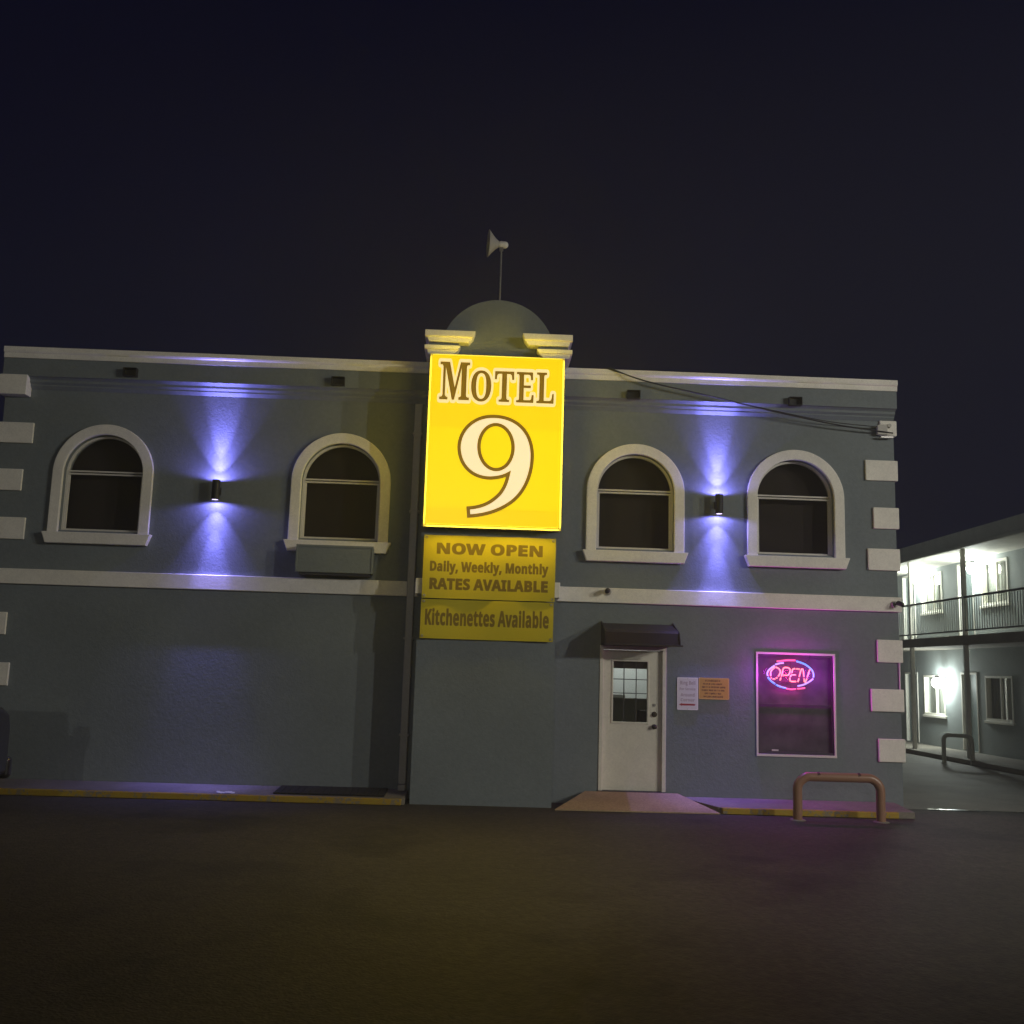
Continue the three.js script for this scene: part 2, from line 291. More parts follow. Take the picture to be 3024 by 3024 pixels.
// the white door
{
  const d = sub('door', motel); d.position.set(2.31, 0.188, 0);
  mesh('door_frame', join(between(-0.499, -0.44, 0.0, 2.06, -0.2, 0.014, 0.006), between(0.44, 0.499, 0.0, 2.06, -0.2, 0.014, 0.006), between(-0.499, 0.499, 2.062, 2.12, -0.2, 0.014, 0.006)), M.door, d);
  const s = poly([[-0.438, 0.008], [0.438, 0.008], [0.438, 2.056], [-0.438, 2.056]]); const h = new THREE.Path(); h.moveTo(-0.285, 1.0); h.lineTo(-0.285, 1.89); h.lineTo(0.225, 1.89); h.lineTo(0.225, 1.0); h.closePath(); s.holes.push(h);
  mesh('leaf', extrude(s, 0.045, -0.1), M.door, d);
  mesh('moulding', join(between(-0.315, 0.255, 1.891, 1.92, -0.06, -0.042, 0.006), between(-0.315, 0.255, 0.97, 0.999, -0.06, -0.042, 0.006), between(-0.315, -0.286, 0.999, 1.891, -0.06, -0.042, 0.006), between(0.226, 0.255, 0.999, 1.891, -0.06, -0.042, 0.006)), M.door, d);
  mesh('glass', new THREE.PlaneGeometry(0.512, 0.892).translate(-0.03, 1.445, -0.078), M.glass, d);
  mesh('muntin', join(...[-0.125, 0.06].map((x) => between(x - 0.007, x + 0.007, 1.002, 1.888, -0.074, -0.064)), ...[1.42, 1.625].map((y) => between(-0.283, 0.223, y - 0.006, y + 0.006, -0.0735, -0.0635))), M.dark, d);
  mesh('blind', between(-0.29, 0.23, 1.785, 1.9, -0.125, -0.105), std({ color: lin(0.04, 0.03, 0.03), roughness: 0.9 }), d);
  const rose = (y, r) => cyl(r, r * 1.05, 0.012, 0.335, y, -0.048, 'z');
  const knob = new THREE.LatheGeometry([[0.012, 0], [0.012, 0.03], [0.026, 0.038], [0.033, 0.055], [0.028, 0.07], [0.012, 0.078], [0, 0.079]].map(([a, b]) => new THREE.Vector2(a, b)), 20); knob.rotateX(Math.PI / 2); knob.translate(0.335, 0.94, -0.045);
  mesh('knob', join(rose(0.94, 0.036), knob), M.bronze, d);
  mesh('deadbolt', join(rose(1.12, 0.04), cyl(0.024, 0.026, 0.03, 0.335, 1.12, -0.03, 'z')), M.bronze, d);
  mesh('lock', cyl(0.02, 0.022, 0.018, 0.335, 1.255, -0.046, 'z'), M.steel, d);
  mesh('threshold', between(-0.499, 0.499, -0.01, 0.006, -0.2, 0.06), M.dark, d);
}
mesh('conduit', cyl(0.012, 0.012, 0.4, XR - 0.012, 1.98, 0.016), M.white, motel);

// ------------------------------------------------------------------ lit sign box on the pillar
const signTex = canvasTex(1024, 1340, (g, w, h) => {
  const X = (u) => u * w, Y = (v) => v * h;
  g.fillStyle = '#ffdb00'; g.fillRect(0, 0, w, h);
  const panels = [[0, 0.425, '#fbd404'], [0.425, 0.91, '#ffdd00'], [0.91, 1, '#fbd305']];
  for (const [a, b, c] of panels) { g.fillStyle = c; g.fillRect(0, Y(a), w, Y(b) - Y(a)); }
  g.fillStyle = 'rgba(190,140,0,0.55)'; g.fillRect(0, Y(0.425), w, 3); g.fillRect(0, Y(0.91), w, 3);
  g.fillStyle = 'rgba(120,90,0,0.6)'; g.fillRect(X(0.965), Y(0.028), 6, 6);
  const letters = [['M', 0.062, 0.29, 0.04, 0.268], ['O', 0.303, 0.458, 0.084, 0.273], ['T', 0.482, 0.632, 0.084, 0.27], ['E', 0.65, 0.785, 0.084, 0.27], ['L', 0.805, 0.94, 0.084, 0.27]];
  const F = 'bold 200px serif';
  g.strokeStyle = '#ffe39a'; for (const [c, a, b, t, u] of letters) fitText(g, c, F, X(a), X(b), Y(t), Y(u), 44);
  g.fillStyle = '#7c5a02'; for (const [c, a, b, t, u] of letters) fitText(g, c, F, X(a), X(b), Y(t), Y(u));
  // the numeral
  const nine = () => {
    g.beginPath(); g.moveTo(X(0.493), Y(0.359));
    g.bezierCurveTo(X(0.33), Y(0.357), X(0.227), Y(0.45), X(0.229), Y(0.55));
    g.bezierCurveTo(X(0.235), Y(0.655), X(0.335), Y(0.73), X(0.48), Y(0.725));
    g.bezierCurveTo(X(0.53), Y(0.722), X(0.575), Y(0.712), X(0.61), Y(0.696));
    g.bezierCurveTo(X(0.598), Y(0.745), X(0.585), Y(0.775), X(0.552), Y(0.812));
    g.bezierCurveTo(X(0.49), Y(0.868), X(0.42), Y(0.897), X(0.315), Y(0.904));
    g.lineTo(X(0.321), Y(0.951));
    g.bezierCurveTo(X(0.46), Y(0.942), X(0.575), Y(0.905), X(0.655), Y(0.85));
    g.bezierCurveTo(X(0.745), Y(0.785), X(0.79), Y(0.685), X(0.786), Y(0.582));
    g.bezierCurveTo(X(0.78), Y(0.45), X(0.67), Y(0.36), X(0.493), Y(0.359)); g.closePath();
  };
  nine(); g.fillStyle = '#ffe6b0'; g.fill(); g.strokeStyle = '#7c5a02'; g.lineWidth = 27; g.lineJoin = 'miter'; g.stroke();
  g.beginPath(); g.ellipse(X(0.509), Y(0.541), X(0.129), Y(0.133), -0.05, 0, 6.2832); g.fillStyle = '#ffdd00'; g.fill(); g.stroke();
});
const sign = thing('illuminated_sign', 'tall yellow backlit sign box reading MOTEL 9 on the pillar', 'sign', [0.125, 5.18, PZ + 0.003]);
{
  const W = 1.93, H = 2.52, D = 0.24;
  mesh('cabinet', between(-W / 2 - 0.012, W / 2 + 0.012, -H / 2 - 0.012, H / 2 + 0.012, 0, D - 0.012, 0.01), std({ color: lin(0.3, 0.28, 0.2), roughness: 0.5, metalness: 0.3 }), sign);
  const fr = std({ color: lin(0.34, 0.32, 0.22), roughness: 0.45, metalness: 0.3 });
  for (const k of [-1, 1]) { mesh('retainer_frame', bx(W + 0.05, 0.02, 0.03, 0, k * (H / 2 + 0.015), D - 0.002), fr, sign); mesh('retainer_frame', bx(0.02, H + 0.008, 0.03, k * (W / 2 + 0.015), 0, D - 0.002), fr, sign); }
  // the face is a shallow formed pan: its front stands proud of the frame and its rim glows sideways too
  const P = 0.085, w2 = W / 2 - 0.012, h2 = H / 2 - 0.012;
  const f = new THREE.PlaneGeometry(2 * w2, 2 * h2); f.translate(0, 0, D + P);
  mesh('face', f, std({ map: signTex, emissive: 0xffffff, emissiveMap: signTex, emissiveIntensity: 0.9, roughness: 0.35 }), sign);
  const rim = std({ color: lin(0.8, 0.6, 0.02), emissive: lin(1, 0.72, 0.03), emissiveIntensity: 0.9, roughness: 0.4 });
  for (const [w, h, x, y] of [[0.008, 2 * h2, -w2 + 0.004, 0], [0.008, 2 * h2, w2 - 0.004, 0], [2 * w2 - 0.017, 0.008, 0, h2 - 0.004], [2 * w2 - 0.017, 0.008, 0, -h2 + 0.004]]) mesh('sign_rim', bx(w, h, P + 0.008, x, y, D + P / 2 - 0.006), rim, sign);
  const SIGN_COLOUR = lin(1, 0.74, 0.05);
  const a = new THREE.RectAreaLight(SIGN_COLOUR, 7.5, 2 * w2, 2 * h2); a.position.set(0, 0, D + P + 0.02); a.rotation.y = Math.PI; sign.add(a);
  for (const [w, h, x, y, rx, ry, I = 24] of [[P, 2 * h2, -w2 - 0.008, 0, 0, Math.PI / 2], [P, 2 * h2, w2 + 0.008, 0, 0, -Math.PI / 2], [2 * w2, P, 0, h2 + 0.008, Math.PI / 2, 0, 15], [2 * w2, P, 0, -h2 - 0.008, -Math.PI / 2, 0, 28]]) {
    const l = new THREE.RectAreaLight(SIGN_COLOUR, I, w, h); l.position.set(x, y, D + P / 2); l.rotation.set(rx, ry, 0); sign.add(l);
  }
}


// ------------------------------------------------------------------ vinyl banners under the sign
function banner(name, x0, x1, y0, y1, z, tex, label, group) {
  const w = x1 - x0, h = y1 - y0, t = thing(name, label, 'banner', [(x0 + x1) / 2, (y0 + y1) / 2, z], group);
  const wave = (x, y) => 0.012 * Math.sin(x * 3.1 + y * 2.2 + x0) + 0.009 * Math.sin(x * 7.3 - y * 5 + 1) - 0.02 * (y / h) ** 2;
  const sheet = (dz) => { const g = new THREE.PlaneGeometry(w, h, 40, 18); const p = g.attributes.position; for (let i = 0; i < p.count; i++) p.setZ(i, wave(p.getX(i), p.getY(i)) + dz); g.computeVertexNormals(); return g; };
  mesh('cloth', sheet(0), std({ map: tex, roughness: 0.55 }), t);
  const back = sheet(-0.003); back.index.array.reverse(); mesh('backing', back, std({ color: lin(0.55, 0.5, 0.2), roughness: 0.8 }), t);
  for (const [sx, sy] of [[-1, 1], [1, 1], [-1, -1], [1, -1]]) { const g = new THREE.TorusGeometry(0.014, 0.005, 8, 16); const px = sx * (w / 2 - 0.035), py = sy * (h / 2 - 0.035); g.translate(px, py, wave(px, py) + 0.005); mesh('grommet', g, M.steel, t); }
  return t;
}
const BANNER_Y = '#cdbb0c', BANNER_INK = '#7c6606';
banner('banner', -0.85, 1.06, 2.885, 3.8, PZ + 0.085, canvasTex(1200, 575, (g, w, h) => {
  g.fillStyle = BANNER_Y; g.fillRect(0, 0, w, h); g.fillStyle = BANNER_INK;
  g.strokeStyle = BANNER_INK; fitText(g, 'NOW OPEN', '900 100px sans-serif', w * 0.1, w * 0.9, h * 0.12, h * 0.3, 5); fitText(g, 'Daily, Weekly, Monthly', 'bold 100px sans-serif', w * 0.055, w * 0.945, h * 0.41, h * 0.62, 7); fitText(g, 'RATES AVAILABLE', '900 100px sans-serif', w * 0.055, w * 0.945, h * 0.68, h * 0.86, 5);
  fitText(g, 'NOW OPEN', '900 100px sans-serif', w * 0.1, w * 0.9, h * 0.12, h * 0.3);
  fitText(g, 'Daily, Weekly, Monthly', 'bold 100px sans-serif', w * 0.055, w * 0.945, h * 0.41, h * 0.62);
  fitText(g, 'RATES AVAILABLE', '900 100px sans-serif', w * 0.055, w * 0.945, h * 0.68, h * 0.86);
}), 'yellow vinyl banner announcing daily, weekly and monthly rates');
banner('banner', -0.855, 1.05, 2.31, 2.872, PZ + 0.06, canvasTex(1200, 354, (g, w, h) => {
  g.fillStyle = BANNER_Y; g.fillRect(0, 0, w, h); g.fillStyle = BANNER_INK;
  g.strokeStyle = BANNER_INK; fitText(g, 'Kitchenettes Available', 'bold 100px sans-serif', w * 0.035, w * 0.965, h * 0.24, h * 0.66); fitText(g, 'Kitchenettes Available', 'bold 100px sans-serif', w * 0.035, w * 0.965, h * 0.24, h * 0.66, 7);
}), 'yellow vinyl banner reading Kitchenettes Available');

// ------------------------------------------------------------------ up-and-down wall lamps with violet beams
const VIOLET = lin(0.25, 0.22, 1.0);
function sconce(x, y, label) {
  const t = thing('wall_lamp', label, 'wall lamp', [x, y, 0.003], 'violet wall lamps between the arched windows');
  const zc = 0.155;
  const body = new THREE.LatheGeometry([[0.05, -0.15], [0.058, -0.15], [0.058, 0.15], [0.05, 0.15], [0.05, 0.07], [0.03, 0.062], [0.03, -0.062], [0.05, -0.07], [0.05, -0.15]].map(([a, b]) => new THREE.Vector2(a, b)), 28); body.translate(0, 0, zc);
  mesh('housing', body, M.black, t);
  mesh('bracket', join(between(-0.045, 0.045, -0.06, 0.06, 0, 0.016, 0.005), between(-0.02, 0.02, -0.02, 0.02, 0.016, zc - 0.05)), M.black, t);
  for (const s of [-1, 1]) {
    mesh('lamp_lens', cyl(0.046, 0.046, 0.07, 0, s * 0.114, zc), std({ color: 0xffffff, emissive: lin(1, 0.86, 0.95), emissiveIntensity: 1.6, roughness: 0.4 }), t);
    for (const [ang, pen, I, at] of [[0.28, 1, 42, 0.085], [0.44, 0.9, 11, 0.085], [0.62, 0.45, 9, 0.085], [1.54, 0.2, 1.9, 0.147]]) {
      const l = new THREE.SpotLight(VIOLET, I, 0, ang, pen, 2); l.position.set(0, s * at, zc); l.target.position.set(0, s * 3, zc - (s > 0 ? 0.3 : 0.14)); l.castShadow = true; l.shadow.radius = 0.6; t.add(l, l.target);
    }
  }
  return t;
}
sconce(-4.03, 4.435, 'black cylinder wall lamp with violet beams between first and second windows of the blank-walled wing');
sconce(3.572, 4.487, 'black cylinder wall lamp with violet beams above the white sign plates and neon window');

// ------------------------------------------------------------------ things fixed to the facade
{ // through-wall air conditioner under the second window
  const t = thing('air_conditioner', 'grey painted air conditioner box below the arched window next to the pillar', 'air conditioner', [-2.18, 3.44, 0.003]);
  mesh('casing', between(-0.56, 0.56, -0.2, 0.195, 0, 0.3, 0.012), M.wall, t);
  mesh('front_lip', join(between(-0.568, 0.568, 0.17, 0.2, 0.3, 0.312), between(-0.568, 0.568, -0.205, -0.175, 0.3, 0.312), between(-0.568, -0.545, -0.175, 0.17, 0.3, 0.312), between(0.545, 0.568, -0.175, 0.17, 0.3, 0.312)), M.wall, t);
  mesh('underside_tray', between(-0.52, 0.52, -0.235, -0.202, 0.01, 0.27), M.dark, t);
}
{ // awning over the door
  const t = thing('door_awning', 'dark bronze metal awning sloping out over the white door', 'awning', [2.365, 2.33, 0.003]);
  const v = (x, y, z) => new THREE.Vector3(x, y, z);
  mesh('panel', boxUV(new ConvexGeometry([v(-0.53, 0.31, 0), v(0.53, 0.31, 0), v(-0.53, 0.285, 0), v(0.53, 0.285, 0), v(-0.53, 0.2, 0.42), v(0.53, 0.2, 0.42), v(-0.53, 0.18, 0.42), v(0.53, 0.18, 0.42), v(-0.53, 0.0, 0.58), v(0.53, 0.0, 0.58), v(-0.53, 0.0, 0.56), v(0.53, 0.0, 0.56), v(-0.53, 0.16, 0.5), v(0.53, 0.16, 0.5)])), M.bronze, t);
  for (const k of [-1, 1]) mesh('end_plate', boxUV(new ConvexGeometry([v(k * 0.533, 0.34, 0), v(k * 0.545, 0.34, 0), v(k * 0.533, 0.0, 0), v(k * 0.545, 0.0, 0), v(k * 0.533, 0.17, 0.52), v(k * 0.545, 0.17, 0.52), v(k * 0.533, -0.01, 0.6), v(k * 0.545, -0.01, 0.6)])), M.bronze, t);
  mesh('drip_edge', between(-0.56, 0.58, -0.03, -0.004, 0.555, 0.6, 0.004), M.bronze, t);
}
{ // downspout left of the pillar
  const t = thing('downspout', 'pale square downspout running down the wall beside the pillar', 'downspout', [-1.05, 0, 0.003]);
  mesh('pipe', between(-0.055, 0.055, 0.22, 5.88, 0.07, 0.15, 0.012), M.pvc, t);
  mesh('outlet', join(between(-0.055, 0.055, 0.13, 0.215, 0.07, 0.2, 0.012)), M.pvc, t);
  for (const y of [0.9, 2.3, 4.2, 5.4]) mesh('strap', between(-0.075, 0.075, y, y + 0.03, 0.001, 0.153, 0.004), M.pvc, t);
}
function bulletCamera(x, y, z, turn, label) {
  const t = thing('security_camera', label, 'security camera', [x, y, z], 'small cameras fixed to the white band'); t.rotation.y = turn;
  mesh('base', cyl(0.05, 0.052, 0.03, 0, 0, 0.015, 'z'), M.pvc, t);
  mesh('arm', cyl(0.014, 0.014, 0.07, 0, 0, 0.06, 'z', 12), M.dark, t);
  const b = new THREE.CapsuleGeometry(0.036, 0.07, 6, 16); b.rotateX(Math.PI / 2); b.rotateX(0.3); b.translate(0, 0.005, 0.13);
  mesh('body', b, M.black, t);
  return t;
}
bulletCamera(1.91, 3.105, 0.063, -0.2, 'small dark camera on the white band above the awning');
bulletCamera(6.26, 3.055, 0.063, 0.35, 'small dark camera at the corner end of the white band');
{ // dish on a mast above the arched parapet
  const t = thing('dish_antenna', 'small pale dish antenna on a thin mast above the arched parapet', 'antenna', [0.13, 7.435, 0.38]);
  mesh('mast', cyl(0.014, 0.014, 1.05, 0, 0.5, 0, 'y', 10), M.steel, t);
  const d = new THREE.LatheGeometry([[0.0, 0.0], [0.05, 0.0], [0.085, -0.05], [0.15, -0.11], [0.205, -0.155], [0.212, -0.162], [0.2, -0.162], [0.14, -0.125], [0.08, -0.075], [0.0, -0.05]].map(([a, b]) => new THREE.Vector2(a, b)), 32); d.rotateZ(-Math.PI / 2); d.translate(-0.045, 0.97, 0); d.rotateY(0.12);
  mesh('reflector', d, M.pvc, t);
  const f = new THREE.CapsuleGeometry(0.055, 0.06, 6, 18); f.rotateZ(Math.PI / 2); f.translate(0.02, 0.965, 0); mesh('radio_unit', f, M.white, t);
  mesh('clamp', between(-0.03, 0.03, 0.87, 0.93, -0.03, 0.03, 0.006), M.steel, t);
}
// sign plates between door and window
function plate(name, x0, x1, y0, y1, tex, label, z) {
  const w = x1 - x0, h = y1 - y0, r = 0.02, t = thing(name, label, 'sign', [(x0 + x1) / 2, (y0 + y1) / 2, z]);
  const s = new THREE.Shape(); s.moveTo(-w / 2 + r, -h / 2); s.lineTo(w / 2 - r, -h / 2); s.quadraticCurveTo(w / 2, -h / 2, w / 2, -h / 2 + r); s.lineTo(w / 2, h / 2 - r); s.quadraticCurveTo(w / 2, h / 2, w / 2 - r, h / 2); s.lineTo(-w / 2 + r, h / 2); s.quadraticCurveTo(-w / 2, h / 2, -w / 2, h / 2 - r); s.lineTo(-w / 2, -h / 2 + r); s.quadraticCurveTo(-w / 2, -h / 2, -w / 2 + r, -h / 2);
  mesh('backing', extrude(s, 0.006, 0), M.white, t);
  const g = new THREE.ShapeGeometry(s); const p = g.attributes.position, uv = g.attributes.uv; for (let i = 0; i < p.count; i++) uv.setXY(i, p.getX(i) / w + 0.5, p.getY(i) / h + 0.5); g.translate(0, 0, 0.0085);
  mesh('print', g, std({ map: tex, roughness: 0.5 }), t);
  for (const k of [-1, 1]) mesh('screw', cyl(0.006, 0.006, 0.004, 0, k * (h / 2 - 0.016), 0.0105, 'z', 10), M.steel, t);
}
plate('white_sign_plate', 2.972, 3.288, 1.39, 1.868, canvasTex(400, 606, (g, w, h) => {
  g.fillStyle = '#d9d4cf'; g.fillRect(0, 0, w, h); g.strokeStyle = '#efeae6'; g.lineWidth = 14; g.strokeRect(12, 12, w - 24, h - 24);
  g.fillStyle = '#a5938f';
  fitText(g, 'Ring Bell', 'bold 80px sans-serif', 60, 345, 62, 160); fitText(g, 'For Service', 'bold 80px sans-serif', 50, 350, 188, 240); fitText(g, 'Around', 'bold 80px sans-serif', 68, 332, 292, 356); fitText(g, 'Corner', 'bold 80px sans-serif', 68, 332, 388, 448);
  g.fillStyle = '#a02a2c'; g.beginPath(); for (const [i, [x, y]] of [[40, 506], [95, 478], [95, 490], [330, 490], [350, 506], [330, 524], [95, 524], [95, 536]].entries()) i ? g.lineTo(x, y) : g.moveTo(x, y); g.fill();
}), 'white notice plate with red arrow beside the door', 0.003);
plate('yellow_sign_plate', 3.296, 3.755, 1.555, 1.873, canvasTex(560, 388, (g, w, h) => {
  g.fillStyle = '#c99a4a'; g.fillRect(0, 0, w, h); g.strokeStyle = '#dcb06c'; g.lineWidth = 12; g.strokeRect(10, 10, w - 20, h - 20);
  g.fillStyle = '#5a3418'; // six worn lines that can no longer be read: strokes of the right length and weight
  const rows = [[120, 400], [80, 440], [60, 490], [55, 480], [110, 420], [90, 440]];
  rows.forEach(([a, b], r) => { let x = a; const y = 38 + r * 57; while (x < b - 8) { const lw = 7 + rnd() * 9; g.globalAlpha = 0.55 + 0.45 * rnd(); g.fillRect(x, y + rnd() * 4, lw, 26 + rnd() * 6); x += lw + 3 + (rnd() > 0.8 ? 12 : 0); } }); g.globalAlpha = 1;
}), 'small yellow notice plate with faded dark lines', 0.003);
// neon open sign
{
  const cx = 4.685, cy = 1.952, t = thing('neon_open_sign', 'glowing oval neon sign reading OPEN in the ground floor window', 'neon sign', [cx, cy, 0.02]);
  const P = (px, py) => [(px - 845) / 7.43 / 194, -((py - 545) - 0.03 * (px - 845)) / 7.43 / 201, 0];
  const glow = (r, g, b, k) => std({ color: lin(0.02, 0.02, 0.02), emissive: lin(r, g, b), emissiveIntensity: k, roughness: 0.4 });
  const RED = glow(1, 0.17, 0.15, 3), PINK = glow(1, 0.1, 0.3, 1.6), BLUE = glow(0.08, 0.24, 1, 2.2), LAV = glow(0.42, 0.28, 1, 1.8);
  const run = (name, m, ...pts) => mesh(name, tube(pts.map(([a, b]) => P(a, b)), name === 'neon_ring' ? 0.0125 : 0.0105, Math.max(6, pts.length * 7), 8), m, t);
  run('neon_ring', PINK, [540, 245], [740, 222], [945, 222]);
  run('neon_ring', BLUE, [968, 240], [1150, 308], [1290, 420], [1338, 520], [1335, 602]);
  run('neon_ring', LAV, [508, 315], [600, 288], [690, 280]);
  run('neon_ring', LAV, [490, 335], [375, 425], [330, 500], [336, 568]);
  run('neon_ring', BLUE, [342, 598], [410, 680], [495, 742]);
  run('neon_ring', BLUE, [518, 764], [620, 808], [735, 838]);
  run('neon_ring', PINK, [745, 848], [850, 865], [950, 856]);
  run('neon_ring', PINK, [982, 850], [1080, 843], [1150, 830]);
  run('neon_ring', LAV, [990, 790], [1120, 760], [1250, 690], [1328, 630]);
  const L = 'neon_letter';
  run(L, RED, [492, 378], [410, 465], [402, 572]); run(L, RED, [512, 370], [590, 415], [612, 490], [570, 578]); run(L, RED, [408, 604], [420, 622]); run(L, RED, [450, 635], [500, 636]); run(L, RED, [518, 620], [548, 602]);
  run(L, RED, [636, 580], [660, 480], [690, 392], [780, 386], [828, 430], [812, 510], [770, 552], [668, 550]); run(L, RED, [626, 605], [606, 664]);
  run(L, RED, [864, 500], [886, 422], [938, 406]); run(L, RED, [965, 412], [1038, 416]); run(L, RED, [830, 590], [856, 548], [950, 545]); run(L, RED, [815, 605], [828, 676], [870, 690], [955, 692]);
  run(L, RED, [1025, 588], [1070, 430], [1100, 418], [1118, 470], [1126, 590]); run(L, RED, [1020, 620], [995, 700]); run(L, RED, [1126, 625], [1150, 706], [1194, 622]); run(L, RED, [1200, 595], [1255, 430]);
  mesh('neon_backing_frame', join(...[-0.22, 0, 0.22].map((x) => between(x - 0.004, x + 0.004, -0.2, 0.2, -0.025, -0.017)), ...[-0.1, 0.1].map((y) => between(-0.3, 0.3, y - 0.004, y + 0.004, -0.034, -0.026))), M.black, t);
  mesh('power_cord', tube([[0.24, 0.19, -0.02], [0.3, 0.28, -0.02], [0.31, 0.4, -0.03]], 0.004, 20, 6), M.cable, t);
  for (const [x, y, c, I] of [[0, 0, lin(1, 0.02, 0.5), 1.5], [-0.3, 0.02, lin(0.66, 0.02, 1), 0.9], [0.3, 0.02, lin(0.66, 0.02, 1), 0.9]]) { const l = new THREE.PointLight(c, I, 0, 2); l.position.set(x, y, 0.09); l.castShadow = true; l.shadow.radius = 4; t.add(l); }
}
// overhead cables from the cornice to the corner
{
  const t = thing('junction_box', 'small pale junction box at the corner quoin where the cables end', 'junction box', [6.2, 5.78, 0.045]);
  mesh('box', between(-0.14, 0.02, -0.1, 0.06, 0, 0.06, 0.01), M.pvc, t); mesh('gland', cyl(0.03, 0.035, 0.05, 0.05, 0.05, 0.035, 'z', 14), M.pvc, t);
  mesh('bracket', between(-0.1, 0.1, -0.155, -0.125, 0, 0.08, 0.004), M.steel, t);
}
solo('overhead_cable', tube([[1.85, 6.545, 0.21], [2.42, 6.33, 0.3], [3.43, 6.13, 0.3], [4.4, 5.94, 0.26], [5.4, 5.79, 0.18], [6.3, 5.71, 0.1]], 0.011, 80, 8), M.cable, 'thick dark cable sagging from the cornice to the corner box', 'cable');
solo('overhead_cable', tube([[1.81, 6.542, 0.2], [2.5, 6.32, 0.29], [3.6, 6.1, 0.27], [4.5, 5.95, 0.22], [5.3, 5.845, 0.14], [6.12, 5.8, 0.09]], 0.007, 80, 8), M.cable, 'thinner dark cable running just above the thick one', 'cable');

// ------------------------------------------------------------------ things on the ground
{ // bent pipe barrier in front of the window
  const t = thing('pipe_barrier', 'salmon painted bent pipe barrier standing before the neon window', 'barrier', [4.97, 0, 1.2]);
  const p = new THREE.CurvePath(), V = (x, y) => new THREE.Vector3(x, y, 0), r = 0.17, w = 0.572, h = 0.582;
  p.add(new THREE.LineCurve3(V(-w, 0.004), V(-w, h - r))); p.add(new THREE.CubicBezierCurve3(V(-w, h - r), V(-w, h - r * 0.45), V(-w + r * 0.55, h), V(-w + r, h))); p.add(new THREE.LineCurve3(V(-w + r, h), V(w - r, h))); p.add(new THREE.CubicBezierCurve3(V(w - r, h), V(w - r * 0.55, h), V(w, h - r * 0.45), V(w, h - r))); p.add(new THREE.LineCurve3(V(w, h - r), V(w, 0.004)));
  mesh('pipe', new THREE.TubeGeometry(p, 120, 0.062, 20), M.barrier, t);
  for (const x of [-0.29, 0.27]) mesh('chafe_mark', (() => { const g = new THREE.CylinderGeometry(0.0635, 0.0635, 0.06, 20, 1, true, 0.4, 1.7); g.rotateZ(Math.PI / 2 + 0.25); g.translate(x, h, 0); return g; })(), std({ color: lin(0.07, 0.025, 0.02), roughness: 0.6, side: THREE.DoubleSide }), t);
  for (const k of [-1, 1]) mesh('footing', cyl(0.095, 0.11, 0.014, k * w, 0.009, 0, 'y', 24), M.concrete, t);
}
{ // rubber mat on the sidewalk: a ribbed dark sheet
  const g = []; for (let i = 0; i < 16; i++) g.push(bx(0.088, 0.02, 0.62, -2.74 + i * 0.096, 0.0, 0, 0.005));
  g.push(bx(1.54, 0.012, 0.62, -2.02, -0.003, 0));
  const m = join(...g); m.rotateX(0.0507); m.translate(0, 0.126, 0.375); solo('rubber_mat', m, M.rubber, 'black ribbed rubber mat lying on the sidewalk under the air conditioner', 'mat');
}
{
  const g = new THREE.PlaneGeometry(0.25, 0.05, 14, 4); const p = g.attributes.position; for (let i = 0; i < p.count; i++) p.setZ(i, 0.004 * Math.sin(p.getX(i) * 40) + 0.01 * rnd()); g.rotateX(-Math.PI / 2 + 0.3); g.translate(-3.42, 0.112, 0.775); g.computeVertexNormals();
  solo('paper_scrap', g, std({ color: lin(0.75, 0.74, 0.72), roughness: 0.8, side: THREE.DoubleSide }), 'crumpled strip of white paper on the yellow kerb', 'litter');
}

